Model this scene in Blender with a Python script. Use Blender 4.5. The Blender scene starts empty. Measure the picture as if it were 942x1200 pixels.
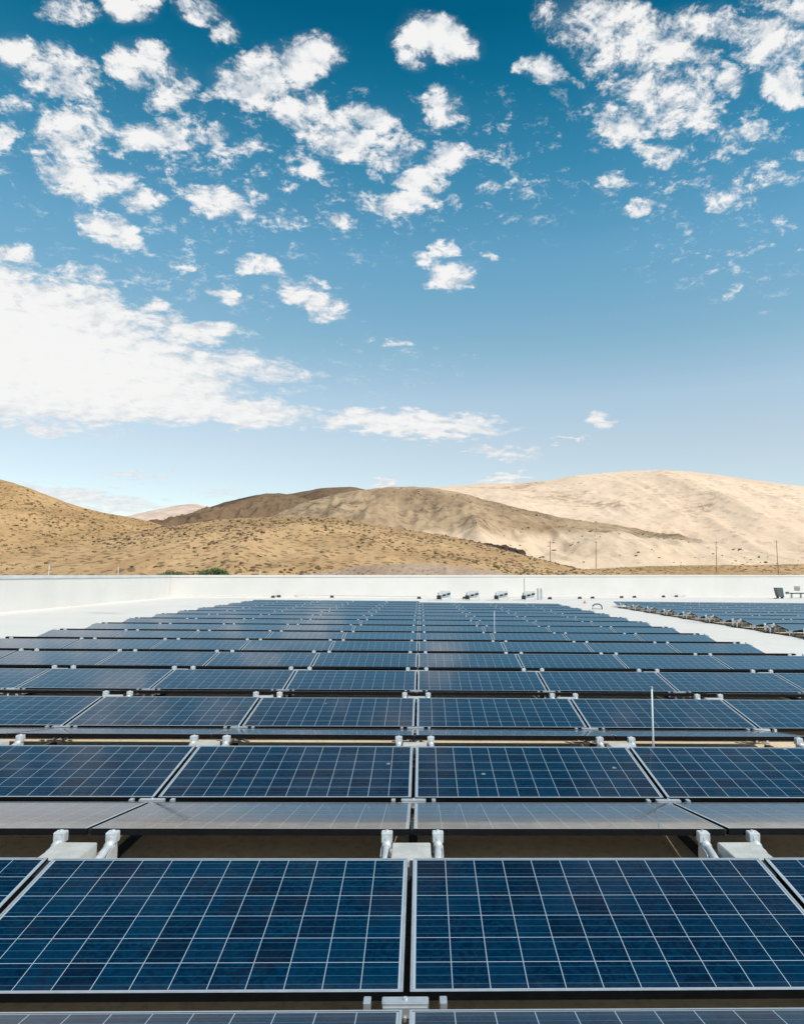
import bpy, bmesh, math, random
import numpy as np
from mathutils import Matrix, Vector
random.seed(7); rng = np.random.default_rng(7)
S = bpy.context.scene; COL = S.collection
R = math.radians

# ------------------------------------------------------------------ camera numbers (photo 942 x 1200)
F, CX, CY = 811.2, 513.4, 600.0
PITCH, YAW = 0.0904, -0.0253
HR = 0.33                       # ridge edge above the roof
CAMZ = 1.5784 + HR
SL = 0.0095                     # the roof falls to the right
def ray(px, py):
    u, v = (px-CX)/F, (CY-py)/F
    cp, sp, c, s = math.cos(PITCH), math.sin(PITCH), math.cos(YAW), math.sin(YAW)
    y, z = cp-sp*v, sp+cp*v
    return Vector((c*u-s*y, s*u+c*y, z))
def at_depth(px, py, Y):
    d = ray(px, py); k = Y/d.y
    return Vector((d.x*k, Y, CAMZ+d.z*k))
def on_roof(px, py, h=0.0):
    d = ray(px, py); k = -(CAMZ-h)/(d.z+SL*d.x)
    return Vector((d.x*k, d.y*k, CAMZ+d.z*k-h))
ROOF = Matrix.Rotation(SL, 4, 'Y')

# ------------------------------------------------------------------ helpers
class MB:
    def __init__(s): s.v=[]; s.f=[]; s.m=[]; s.uv={}
    def face(s, idx, m=0, uv=None):
        if uv: s.uv[len(s.f)] = uv
        s.f.append(idx); s.m.append(m)
    def hexa(s, P, m=0, top=None):
        b=len(s.v); s.v += [tuple(p) for p in P]
        for k,q in enumerate(((0,3,2,1),(4,5,6,7),(0,1,5,4),(1,2,6,5),(2,3,7,6),(3,0,4,7))):
            s.face([b+i for i in q], (top if (k==1 and top is not None) else m))
    def box(s, x0,x1,y0,y1,z0,z1, m=0, top=None):
        s.hexa([(x0,y0,z0),(x1,y0,z0),(x1,y1,z0),(x0,y1,z0),(x0,y0,z1),(x1,y0,z1),(x1,y1,z1),(x0,y1,z1)], m, top)
    def bbox(s, x0,x1,y0,y1,z0,z1, c=0.004, m=0):      # box with chamfered edges
        bm=bmesh.new(); bmesh.ops.create_cube(bm,size=1)
        for v in bm.verts: v.co=Vector(((x0+x1)/2+v.co.x*(x1-x0),(y0+y1)/2+v.co.y*(y1-y0),(z0+z1)/2+v.co.z*(z1-z0)))
        bmesh.ops.bevel(bm,geom=bm.edges[:],offset=c,segments=2,affect='EDGES')
        s.bm(bm,m); bm.free()
    def bm(s, bm, m=0):
        b=len(s.v); bm.verts.index_update(); s.v += [tuple(v.co) for v in bm.verts]
        for f in bm.faces: s.face([b+v.index for v in f.verts], m)
    def tube(s, pts, r, n=10, m=0, caps=True):
        pts=[Vector(p) for p in pts]; b=len(s.v); rr = r if isinstance(r,(list,tuple)) else [r]*len(pts)
        for i,p in enumerate(pts):
            d=(pts[min(i+1,len(pts)-1)]-pts[max(i-1,0)]).normalized()
            a=d.orthogonal() if abs(d.z)>.9 else d.cross(Vector((0,0,1)))
            a.normalize(); c=d.cross(a)
            for k in range(n):
                t=2*math.pi*k/n; s.v.append(tuple(p+a*math.cos(t)*rr[i]+c*math.sin(t)*rr[i]))
        for i in range(len(pts)-1):
            for k in range(n):
                s.face([b+i*n+k,b+i*n+(k+1)%n,b+(i+1)*n+(k+1)%n,b+(i+1)*n+k],m)
        if caps:
            s.face([b+k for k in range(n)][::-1],m); s.face([b+(len(pts)-1)*n+k for k in range(n)],m)
    def build(s, name, mats, parent=None, smooth=False):
        me=bpy.data.meshes.new(name); me.from_pydata(s.v,[],s.f)
        for m in (mats if isinstance(mats,(list,tuple)) else [mats]): me.materials.append(m)
        me.polygons.foreach_set('material_index', s.m)
        if smooth: me.polygons.foreach_set('use_smooth',[True]*len(s.f))
        if s.uv:
            L=me.uv_layers.new(name='UVMap')
            for fi,uv in s.uv.items():
                for li,c in zip(me.polygons[fi].loop_indices,uv): L.data[li].uv=c
        bmx=bmesh.new(); bmx.from_mesh(me); bmesh.ops.recalc_face_normals(bmx,faces=bmx.faces[:]); bmx.to_mesh(me); bmx.free()
        me.update(); o=bpy.data.objects.new(name,me); COL.objects.link(o)
        if parent: o.parent=parent
        return o
def tag(o, label=None, cat=None, group=None, kind=None):
    if label: o['label']=label
    if cat: o['category']=cat
    if group: o['group']=group
    if kind: o['kind']=kind
    return o
def empty(name, M=None):
    o=bpy.data.objects.new(name,None); o.empty_display_size=.1; COL.objects.link(o)
    if M is not None: o.matrix_world=M
    return o
def copy_tree(o, parent=None):
    c=o.copy(); COL.objects.link(c)
    if parent: c.parent=parent
    for ch in list(o.children): copy_tree(ch,c)
    return c

# ------------------------------------------------------------------ materials
def new_mat(name):
    m=bpy.data.materials.new(name); m.use_nodes=True; nt=m.node_tree
    return m, nt, nt.nodes['Principled BSDF']
class NT:                                         # tiny node writer
    def __init__(s, nt): s.t=nt
    def n(s, typ, **k):
        x=s.t.nodes.new(typ)
        for a,b in k.items(): setattr(x,a,b)
        return x
    def l(s,a,b): s.t.links.new(a,b)
    def put(s, sock, v):
        if isinstance(v,bpy.types.NodeSocket): s.l(v,sock)
        else: sock.default_value=v
    def m(s, op, a, b=None, c=None, clamp=False):
        x=s.n('ShaderNodeMath',operation=op,use_clamp=clamp); s.put(x.inputs[0],a)
        if b is not None: s.put(x.inputs[1],b)
        if c is not None: s.put(x.inputs[2],c)
        return x.outputs[0]
    def vm(s, op, a, b=None, out=0):
        x=s.n('ShaderNodeVectorMath',operation=op); s.put(x.inputs[0],a)
        if b is not None: s.put(x.inputs[1],b)
        return x.outputs[out]
    def mix(s, f, a, b, bt='MIX'):
        x=s.n('ShaderNodeMix',data_type='RGBA',blend_type=bt); s.put(x.inputs[0],f); 
        s.put(x.inputs[6], a if isinstance(a,bpy.types.NodeSocket) else (*a,1)[:4]); s.put(x.inputs[7], b if isinstance(b,bpy.types.NodeSocket) else (*b,1)[:4])
        return x.outputs[2]
    def noise(s, vec, scale, detail=4, rough=.55, dist=0, dim='3D'):
        x=s.n('ShaderNodeTexNoise',noise_dimensions=dim); s.l(vec,x.inputs['Vector'])
        x.inputs['Scale'].default_value=scale; x.inputs['Detail'].default_value=detail
        x.inputs['Roughness'].default_value=rough; x.inputs['Distortion'].default_value=dist
        return x.outputs['Fac']
    def vor(s, vec, scale, feature='F1'):
        x=s.n('ShaderNodeTexVoronoi',feature=feature); s.l(vec,x.inputs['Vector']); x.inputs['Scale'].default_value=scale
        return x
    def ss(s, v, a, b, o0=0., o1=1.):
        x=s.n('ShaderNodeMapRange',interpolation_type='SMOOTHSTEP'); s.put(x.inputs[0],v)
        for i,q in enumerate((a,b,o0,o1)): x.inputs[i+1].default_value=q
        return x.outputs[0]
    def obj(s): return s.n('ShaderNodeTexCoord').outputs['Object']
    def bump(s, h, strength=.3, dist=.01):
        x=s.n('ShaderNodeBump'); x.inputs['Strength'].default_value=strength; x.inputs['Distance'].default_value=dist
        s.l(h,x.inputs['Height']); return x.outputs[0]

def simple(name, col, rough=.5, metal=0., var=.12, scale=8, bump=0., bscale=60, world=False):
    m,nt,p=new_mat(name); w=NT(nt)
    co = w.n('ShaderNodeNewGeometry').outputs['Position'] if world else w.obj()
    f=w.noise(co,scale,5,.6)
    c=w.mix(w.ss(f,.3,.7), [x*(1-var) for x in col], [min(1,x*(1+var)) for x in col])
    w.l(c,p.inputs['Base Color']); p.inputs['Metallic'].default_value=metal
    w.l(w.ss(f,.25,.75,rough*.85,min(1,rough*1.15)),p.inputs['Roughness'])
    if bump: w.l(w.bump(w.noise(co,bscale,4,.6),bump,.004),p.inputs['Normal'])
    return m

M_alu   = simple('anodised_aluminium',(.62,.63,.64),.38,.55,.08,12)
M_galv  = simple('galvanised_steel',(.66,.68,.69),.5,.25,.12,14,.0,120)
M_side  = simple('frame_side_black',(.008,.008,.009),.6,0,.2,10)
M_under = simple('panel_backsheet',(.30,.30,.30),.6,0,.08,5)
M_black = simple('black_plastic',(.02,.021,.023),.5,0,.2,20)
M_white = simple('white_painted_metal',(.76,.77,.77),.4,0,.06,6)
M_grey  = simple('grey_painted_metal',(.42,.45,.46),.45,.2,.1,6)
M_teal  = simple('dark_teal_metal',(.07,.10,.11),.45,0,.2,6)
M_rubber= simple('recycled_rubber',(.035,.03,.03),.85,0,.25,30)
M_wood  = simple('weathered_wood',(.17,.11,.075),.9,0,.3,4)
M_pipe  = simple('conduit_pipe',(.70,.66,.62),.5,0,.1,3)
M_orange= simple('orange_plastic',(.75,.22,.10),.5,0,.1,10)

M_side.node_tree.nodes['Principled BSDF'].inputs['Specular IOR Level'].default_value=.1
def mat_concrete():
    m,nt,p=new_mat('ballast_concrete'); w=NT(nt); o=w.obj()
    oi=w.n('ShaderNodeObjectInfo')
    co=w.vm('ADD',o,oi.outputs['Location'])
    a=w.noise(co,9,5,.6); sp=w.vor(co,150).outputs['Distance']
    c=w.mix(w.ss(a,.3,.7),(.47,.46,.42),(.60,.59,.55))
    c=w.mix(w.m('MULTIPLY',w.ss(sp,.28,.08),.30),c,(.28,.27,.25))
    c=w.mix(w.m('MULTIPLY',w.ss(w.noise(co,3.5,3,.6),.56,.72),.35),c,(.33,.30,.25))
    w.l(c,p.inputs['Base Color']); p.inputs['Roughness'].default_value=.9
    w.l(w.bump(w.m('ADD',w.noise(co,90,4,.7),w.m('MULTIPLY',sp,.6)),.5,.004),p.inputs['Normal']); return m
M_conc=mat_concrete()

def mat_cells():
    m,nt,p=new_mat('polycrystalline_cells'); w=NT(nt)
    uv=w.n('ShaderNodeUVMap').outputs[0]; sep=w.n('ShaderNodeSeparateXYZ'); w.l(uv,sep.inputs[0])
    u,v=sep.outputs[0],sep.outputs[1]; rnd=w.n('ShaderNodeObjectInfo').outputs['Random']
    def line(x,half):      # 1 on the lines at whole numbers
        f=w.m('ABSOLUTE',w.m('SUBTRACT',w.m('FRACT',w.m('ADD',x,.5)),.5)); return w.m('LESS_THAN',f,half)
    fl=w.n('ShaderNodeCombineXYZ'); w.l(w.m('FLOOR',u),fl.inputs[0]); w.l(w.m('FLOOR',v),fl.inputs[1]); w.l(w.m('MULTIPLY',rnd,91.7),fl.inputs[2])
    wn=w.n('ShaderNodeTexWhiteNoise',noise_dimensions='3D'); w.l(fl.outputs[0],wn.inputs[0])
    off=w.vm('ADD',uv,wn.outputs['Color'])
    cry=w.vor(off,9.0); cs=w.n('ShaderNodeSeparateColor'); w.l(cry.outputs['Color'],cs.inputs[0])
    base=w.mix(w.ss(cs.outputs[0],0,1),(.0003,.011,.034),(.0008,.025,.060))
    base=w.mix(w.m('MULTIPLY',w.ss(wn.outputs['Value'],.35,1.0),.55),base,(.0006,.028,.068))
    base=w.mix(w.m('MULTIPLY',w.ss(wn.outputs['Value'],.30,.0),.6),base,(.0015,.007,.022))
    # broad uneven tint that wanders over neighbouring cells
    big=w.n('ShaderNodeCombineXYZ'); w.l(w.m('MULTIPLY',rnd,50.),big.inputs[2]); 
    bt=w.noise(w.vm('ADD',uv,big.outputs[0]),.35,3,.6)
    base=w.mix(w.m('MULTIPLY',w.ss(bt,.56,.74),.55),base,(.009,.009,.019))
    base=w.mix(1.0,base,w.mix(rnd,(.78,.82,.88),(1.2,1.15,1.1)),'MULTIPLY')
    # three bus bars in each cell, along the module
    fv=w.m('FRACT',v); bb=None
    for q in (.19,.5,.81):
        t=w.m('LESS_THAN',w.m('ABSOLUTE',w.m('SUBTRACT',fv,q)),.011); bb=t if bb is None else w.m('MAXIMUM',bb,t)
    base=w.mix(w.m('MULTIPLY',bb,.34),base,(.07,.24,.32))
    g=w.m('MAXIMUM',line(u,.0105),line(v,.0105))
    out=w.m('MAXIMUM',w.m('MAXIMUM',w.m('LESS_THAN',u,0.02),w.m('GREATER_THAN',u,11.98)),w.m('MAXIMUM',w.m('LESS_THAN',v,0.0),w.m('GREATER_THAN',v,6.0)))
    g=w.m('MAXIMUM',g,out)
    base=w.mix(g,base,(.40,.47,.53))
    # thin dust film, thicker along the low edge
    du=w.noise(w.vm('ADD',uv,big.outputs[0]),1.3,6,.65)
    low=w.ss(v,.45,-.1)
    d=w.m('ADD',w.m('MULTIPLY',w.ss(du,.4,.8),.006),w.m('MULTIPLY',low,w.m('MULTIPLY',du,.035)))
    base=w.mix(d,base,(.55,.47,.38))
    # a few dried drops and droppings
    dp=w.vor(w.vm('ADD',uv,big.outputs[0]),.55); ds=w.n('ShaderNodeSeparateColor'); w.l(dp.outputs['Color'],ds.inputs[0])
    dd_=w.m('ADD',dp.outputs['Distance'],w.m('MULTIPLY',w.m('SUBTRACT',w.noise(uv,9.,3,.6),.5),.10))
    spot=w.m('MULTIPLY',w.ss(dd_,.075,.045),w.m('GREATER_THAN',ds.outputs[0],.82))
    base=w.mix(w.m('MULTIPLY',spot,.55),base,(.50,.48,.44))
    w.l(base,p.inputs['Base Color']); p.inputs['Roughness'].default_value=.16
    # anti-reflective glass: weak reflection until the light grazes it
    lw=w.n('ShaderNodeLayerWeight'); lw.inputs[0].default_value=.5; ar=w.ss(lw.outputs['Facing'],.56,.80,.30,.84)
    w.l(w.m('MULTIPLY',ar,ar),p.inputs['Coat Weight']); w.l(w.m('MULTIPLY',w.m('MULTIPLY',ar,ar),.35),p.inputs['Specular IOR Level'])
    p.inputs['Coat IOR'].default_value=1.6
    w.l(w.ss(du,.3,.8,.05,.12),p.inputs['Coat Roughness'])
    wav=w.noise(w.vm('ADD',uv,big.outputs[0]),.5,1,.5); w.l(w.bump(wav,.05,.01),p.inputs['Coat Normal'])
    return m
M_cells=mat_cells()

def mat_roof():
    m,nt,p=new_mat('white_roof_membrane'); w=NT(nt); co=w.obj()
    a=w.noise(co,.22,6,.6); b=w.noise(co,1.7,6,.65); c=w.mix(w.ss(a,.3,.75),(.82,.765,.70),(.76,.70,.63))
    c=w.mix(w.m('MULTIPLY',w.ss(b,.5,.8),.35),c,(.62,.56,.48))
    # dried puddle marks
    pd=w.noise(co,.11,2,.5,.3); ring=w.m('MULTIPLY',w.ss(pd,.66,.70),1.0)
    c=w.mix(w.m('MULTIPLY',ring,.40),c,(.52,.45,.35))
    # welded laps every 3 m
    sp=w.n('ShaderNodeSeparateXYZ'); w.l(co,sp.inputs[0])
    f=w.m('ABSOLUTE',w.m('SUBTRACT',w.m('FRACT',w.m('DIVIDE',w.m('ADD',sp.outputs[0],.9),3.0)),.5)); lap=w.m('LESS_THAN',f,.006)
    c=w.mix(w.m('MULTIPLY',lap,.35),c,(.42,.40,.37))
    w.l(c,p.inputs['Base Color']); p.inputs['Roughness'].default_value=.75
    w.l(w.bump(w.m('ADD',w.noise(co,5,4,.6),w.m('MULTIPLY',f,.5)),.15,.02),p.inputs['Normal']); return m
M_roof=mat_roof()
def mat_slip():          # brown dust-covered sheet under the racks
    m,nt,p=new_mat('dusty_slip_sheet'); w=NT(nt); co=w.obj()
    a=w.noise(co,1.2,6,.65); b=w.noise(co,14,4,.6)
    c=w.mix(w.ss(a,.3,.7),(.74,.54,.34),(.84,.66,.46)); c=w.mix(w.m('MULTIPLY',w.ss(b,.45,.7),.4),c,(.38,.28,.18))
    w.l(c,p.inputs['Base Color']); p.inputs['Roughness'].default_value=.9; return m
M_slip=mat_slip()
def mat_wall():
    m,nt,p=new_mat('white_parapet_coating'); w=NT(nt); co=w.obj()
    a=w.noise(co,.35,6,.6); sp=w.n('ShaderNodeSeparateXYZ'); w.l(co,sp.inputs[0])
    st=w.n('ShaderNodeMapping'); w.l(co,st.inputs[0]); st.inputs['Scale'].default_value=(3,3,.25)
    s2=w.noise(st.outputs[0],1.0,5,.7)
    c=w.mix(w.ss(a,.3,.7),(.71,.68,.65),(.66,.63,.595)); c=w.mix(w.m('MULTIPLY',w.ss(s2,.55,.8),.3),c,(.60,.57,.52))
    w.l(c,p.inputs['Base Color']); p.inputs['Roughness'].default_value=.7; w.l(w.bump(w.noise(co,3,4,.6),.2,.03),p.inputs['Normal']); return m
M_wall=mat_wall()
M_coping=simple('coping_metal',(.58,.61,.63),.5,.1,.08,1)

def mat_hill(name, light, mid, dark, patch=.02, pthr=(.45,.6), spot=.5, sscale=.4, sthr=(.35,.12), rock=None, rthr=(.56,.66), rscale=.012, fine=.25, spot_d=3, dry=None):
    m,nt,p=new_mat(name); w=NT(nt); co=w.n('ShaderNodeNewGeometry').outputs['Position']
    a=w.noise(co,patch,6,.6,.3); c=w.mix(w.ss(a,*pthr),light,mid)
    c=w.mix(w.m('MULTIPLY',w.ss(w.noise(co,patch*7,5,.65),.45,.7),.45),c,mid)
    warp=w.vm('ADD',co,w.vm('MULTIPLY',w.n('ShaderNodeTexNoise').outputs['Color'],(0,0,0)))
    dens=w.noise(co,patch*3,4,.6)
    v1=w.vor(co,sscale).outputs['Distance']; v1=w.m('ADD',v1,w.m('MULTIPLY',w.m('SUBTRACT',w.noise(co,sscale*spot_d,3,.6),.5),.5))
    s1=w.m('MULTIPLY',w.ss(v1,*sthr),w.ss(dens,.30,.60,.35,1.))
    c=w.mix(w.m('MULTIPLY',s1,spot),c,dark)
    if rock:
        rn=w.noise(co,rscale,7,.68,.6); rs=w.m('MULTIPLY',w.ss(rn,*rthr),w.ss(w.noise(co,rscale*12,4,.7),.40,.60))
        c=w.mix(w.m('MULTIPLY',rs,.8),c,rock)
    if dry:  # optional second colour, mixed in by a mask
        c=w.mix(dry[0](w,co),c,dry[1])
    c=w.mix(1.0,c,w.mix(w.noise(co,sscale*2.3,4,.7),(1-fine,)*3,(1+fine,)*3),'MULTIPLY')
    w.l(c,p.inputs['Base Color']); p.inputs['Roughness'].default_value=.95; p.inputs['Specular IOR Level'].default_value=.1
    w.l(w.bump(w.m('ADD',w.noise(co,sscale*1.2,5,.65),w.m('MULTIPLY',s1,.6)),.6,1.2),p.inputs['Normal'])
    return m

# ------------------------------------------------------------------ value noise for terrain
def vnoise(x,y,seed):
    xi=np.floor(x).astype(np.int64); yi=np.floor(y).astype(np.int64); fx=x-xi; fy=y-yi
    fx=fx*fx*(3-2*fx); fy=fy*fy*(3-2*fy)
    def h(a,b):
        n=(a*374761393+b*668265263+seed*974634777)&0x7fffffff; n=((n^(n>>13))*1274126177)&0x7fffffff
        return ((n^(n>>16))&0xffff)/65535.0
    return (h(xi,yi)*(1-fx)+h(xi+1,yi)*fx)*(1-fy)+(h(xi,yi+1)*(1-fx)+h(xi+1,yi+1)*fx)*fy
def fbm(x,y,seed,o=5,ridge=False):
    t=0;a=1;n=0
    for k in range(o):
        q=vnoise(x*2**k+k*17.3,y*2**k-k*9.1,seed+k)
        if ridge: q=1-np.abs(2*q-1)
        t=t+a*q; n+=a; a*=.5
    return t/n
GZ=-9.0
HILLS={}
def hill(name, crest, D, wf, wb, mat, seed, rough, gully, nx=420, ny=90, shape=1.0, dvar=.05, z0=GZ-2):
    xs=np.array([c[0] for c in crest],float); ys=np.array([c[1] for c in crest],float)
    px=np.linspace(xs[0],xs[-1],nx)
    # smooth crest by cosine-free cubic smoothing of the polyline
    py=np.interp(px,xs,ys); k=max(3,int(nx/len(xs)/2)|1); ker=np.hanning(k+2); ker/=ker.sum()
    py=np.convolve(np.pad(py,(len(ker)//2,)*2,'edge'),ker,'valid')[:nx]
    P=np.array([at_depth(a,b,D) for a,b in zip(px,py)]); X=P[:,0]; Z=P[:,2]
    dd=D*(1+dvar*(fbm(X/(wf*.9),X*0,seed+50,3)-.5)*2); Z=CAMZ+(Z-CAMZ)*dd/D
    T=np.concatenate([np.linspace(0,1,int(ny*.72)),1+np.linspace(0,1,ny-int(ny*.72)+1)[1:]])
    V=np.zeros((ny,nx,3))
    for j,t in enumerate(T):
        Y = dd-wf*(1-t) if t<=1 else dd+wb*(t-1)
        tt = t if t<=1 else 2-t
        kk=min(.97,wf/D+.06); s = (1-kk)*np.sin(tt*math.pi/2)**shape+kk*tt if t<=1 else math.cos((t-1)*math.pi/2)**1.0
        z = z0+(Z-z0)*s
        env=np.sin(np.pi*min(t,2-t)/1.0*.5*1.0)**1.0 if t<=1 else math.cos((t-1)*math.pi/2)
        e2=(math.sin(math.pi*t)**.8 if t<1 else 0)
        g=fbm(X/gully,Y/gully*.45,seed,6,True)-.84
        z=z+ (Z-z0)*rough*g*e2 + (fbm(X/(gully*.12),Y/(gully*.12),seed+9,5)-.5)*(Z-z0)*rough*.16*env*(.3+.7*e2)
        V[j,:,0]=X*(1+(Y-dd)/D*.0); V[j,:,1]=Y; V[j,:,2]=z
    HILLS[name]=(V,D)
    idx=np.arange(nx*ny).reshape(ny,nx)
    f=np.stack([idx[:-1,:-1],idx[:-1,1:],idx[1:,1:],idx[1:,:-1]],-1).reshape(-1,4)
    me=bpy.data.meshes.new(name); me.from_pydata(V.reshape(-1,3).tolist(),[],f.tolist()); me.materials.append(mat)
    me.polygons.foreach_set('use_smooth',[True]*len(f)); me.update()
    o=bpy.data.objects.new(name,me); COL.objects.link(o); tag(o,kind='structure'); return o

SAND=(.60,.375,.185); SANDM=(.45,.27,.125); SCRUB=(.17,.11,.055)
M_near=mat_hill('scrub_hillside',SAND,SANDM,SCRUB,patch=.02,pthr=(.40,.62),spot=.75,sscale=.42,sthr=(.40,.20),rock=(.20,.115,.065),rthr=(.58,.70),rscale=.02)
M_cent=mat_hill('scrub_hillside_pale',(.61,.39,.20),(.47,.29,.145),SCRUB,patch=.022,pthr=(.40,.62),spot=.8,sscale=.36,sthr=(.42,.22),rock=(.17,.095,.05),rthr=(.62,.72),rscale=.016)
M_dark=mat_hill('rocky_hillside',(.225,.145,.085),(.15,.095,.058),(.06,.042,.028),patch=.006,spot=.6,sscale=.10,rock=(.085,.05,.038),rthr=(.46,.60),rscale=.006,fine=.35)
def low_pale_mask(w,co):  # paler colour low on the hill, brown above, with a noisy edge
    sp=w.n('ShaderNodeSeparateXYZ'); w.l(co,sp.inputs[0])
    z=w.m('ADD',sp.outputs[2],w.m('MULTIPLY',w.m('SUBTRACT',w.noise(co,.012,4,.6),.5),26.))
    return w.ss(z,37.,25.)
M_mid=mat_hill('brown_hillside',(.50,.35,.215),(.36,.24,.145),(.20,.135,.08),patch=.008,spot=.55,sscale=.09,sthr=(.45,.2),rock=(.16,.11,.07),rthr=(.50,.62),rscale=.012,fine=.22,dry=(low_pale_mask,(.76,.56,.39)))
M_pale=mat_hill('pale_sand_hillside',(.86,.645,.465),(.79,.575,.41),(.40,.26,.17),patch=.0035,pthr=(.42,.66),spot=.40,sscale=.055,sthr=(.36,.16),rock=(.40,.25,.17),rthr=(.53,.64),rscale=.006,fine=.20)
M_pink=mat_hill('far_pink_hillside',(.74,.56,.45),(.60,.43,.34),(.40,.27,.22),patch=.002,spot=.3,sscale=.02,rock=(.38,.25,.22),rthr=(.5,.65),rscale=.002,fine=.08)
M_bank=mat_hill('cut_earth_bank',(.52,.37,.27),(.40,.27,.19),(.26,.18,.12),patch=.06,spot=.3,sscale=.6,fine=.15)
M_flat=mat_hill('desert_floor',(.50,.36,.22),(.40,.28,.16),SCRUB,patch=.01,spot=.6,sscale=.3,fine=.2)

hill('far_hills',[(60,640),(110,625),(150,607),(175,598),(198,592.5),(222,590),(245,596),(290,612),(350,630),(420,650)],4200,1800,1200,M_pink,11,.25,500,nx=160,ny=50)
hill('large_pale_hill',[(330,640),(400,600),(450,578),(480,572.5),(510,571),(560,567.5),(610,565.5),(645,563),(665,558),(700,554.5),(740,551.5),(770,550.5),(800,552.5),(830,556),(880,564),(942,572.5),(1010,580),(1100,590),(1250,610)],1500,800,500,M_pale,21,.15,190,nx=620,ny=190,shape=1.25)
hill('rocky_hill_behind',[(240,640),(290,600),(330,580),(352,576.5),(375,572),(400,570.5),(415,571),(440,577),(480,590),(540,620)],1250,420,250,M_dark,31,.28,120,nx=220,ny=80)
hill('rocky_hill',[(90,640),(150,628),(195,615),(225,603),(260,590),(290,582),(315,578),(330,577.5),(350,581),(380,590),(430,610),(500,640)],950,380,220,M_dark,41,.50,70,nx=360,ny=120)
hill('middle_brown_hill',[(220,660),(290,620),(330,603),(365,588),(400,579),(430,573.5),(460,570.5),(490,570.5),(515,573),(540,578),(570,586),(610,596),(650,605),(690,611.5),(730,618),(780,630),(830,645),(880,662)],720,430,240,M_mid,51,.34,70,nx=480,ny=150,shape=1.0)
hill('left_scrub_hill',[(-330,500),(-180,520),(-80,545),(-20,560),(0,565),(20,572.5),(50,584),(80,593),(110,600),(140,605),(165,610),(185,617),(210,626),(260,640),(330,655),(400,668)],330,215,150,M_near,61,.20,38,nx=460,ny=140)
hill('centre_scrub_hill',[(60,660),(120,640),(170,622),(210,615),(250,609),(300,606.5),(340,605),(380,605.5),(410,609),(450,616),(490,622.5),(520,627),(550,633),(580,640),(620,652),(660,662),(690,669),(740,676)],300,200,130,M_cent,71,.16,34,nx=520,ny=150,dvar=0.)
hill('low_scrub_rise',[(560,680),(620,674),(680,667),(740,664),(800,662.5),(870,662),(940,661),(1020,660),(1150,657)],260,90,120,M_cent,81,.10,30,nx=300,ny=50)
hill('cut_bank',[(330,676),(390,669),(415,664.5),(440,662),(470,661.5),(510,661.5),(540,664),(570,668),(610,674)],120,26,30,M_bank,91,.18,7,nx=200,ny=40)

# desert floor sheet reaching the horizon
g=MB(); g.v=[(-9000,-3000,GZ),(9000,-3000,GZ),(9000,14000,GZ),(-9000,14000,GZ)]; g.face([0,1,2,3])
tag(g.build('ground',M_flat),kind='structure')

# scattered scrub on the near hills (nobody could count it)
def ico():
    bm=bmesh.new(); bmesh.ops.create_icosphere(bm,subdivisions=1,radius=1); v=np.array([tuple(x.co) for x in bm.verts]); f=np.array([[q.index for q in a.verts] for a in bm.faces]); bm.free(); return v,f
IV,IF=ico()
def scatter(name, spec, mat, label):
    VV=[];FF=[];b=0
    for hn,count,smin,smax,tmax,xr in spec:
        V,D=HILLS[hn]; ny,nx,_=V.shape
        for _ in range(count):
            i=rng.random()*(nx-2); j=(rng.random()**.9)*(int(ny*.72)*tmax-2)
            i0,j0=int(i),int(max(j,0)); c=V[j0,i0]+(V[min(j0+1,ny-1),min(i0+1,nx-1)]-V[j0,i0])*rng.random()
            if xr and not (xr[0]<CX+F*c[0]/c[1]-20<xr[1]): continue
            if c[2]<GZ: continue
            if vnoise(c[0]/28+3.3,c[1]/28,5)*.6+vnoise(c[0]/9,c[1]/9,8)*.4<.33+.25*rng.random(): continue
            s=smin+(smax-smin)*rng.random()**2.2
            m=IV*(s*(.8+.4*rng.random()),s*(.8+.4*rng.random()),s*(.45+.25*rng.random()))*(1+.28*rng.standard_normal((len(IV),1)))
            VV.append(m+c+np.array([0,0,s*.2])); FF.append(IF+b); b+=len(IV)
    me=bpy.data.meshes.new(name); me.from_pydata(np.concatenate(VV).tolist(),[],np.concatenate(FF).tolist()); me.materials.append(mat)
    o=bpy.data.objects.new(name,me); COL.objects.link(o); return tag(o,label,'scrub',kind='stuff')
M_scrub=simple('dry_sagebrush',(.185,.125,.06),.95,0,.45,.35,0,1,True)
scatter('desert_scrub',[('left_scrub_hill',8500,.16,.72,1,(-60,330)),('centre_scrub_hill',9000,.15,.70,1,None),('low_scrub_rise',2200,.16,.45,1,None),('middle_brown_hill',1200,.5,1.3,1,None)],M_scrub,'low dry sagebrush dotting the sandy hillsides beyond the roof')

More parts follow.
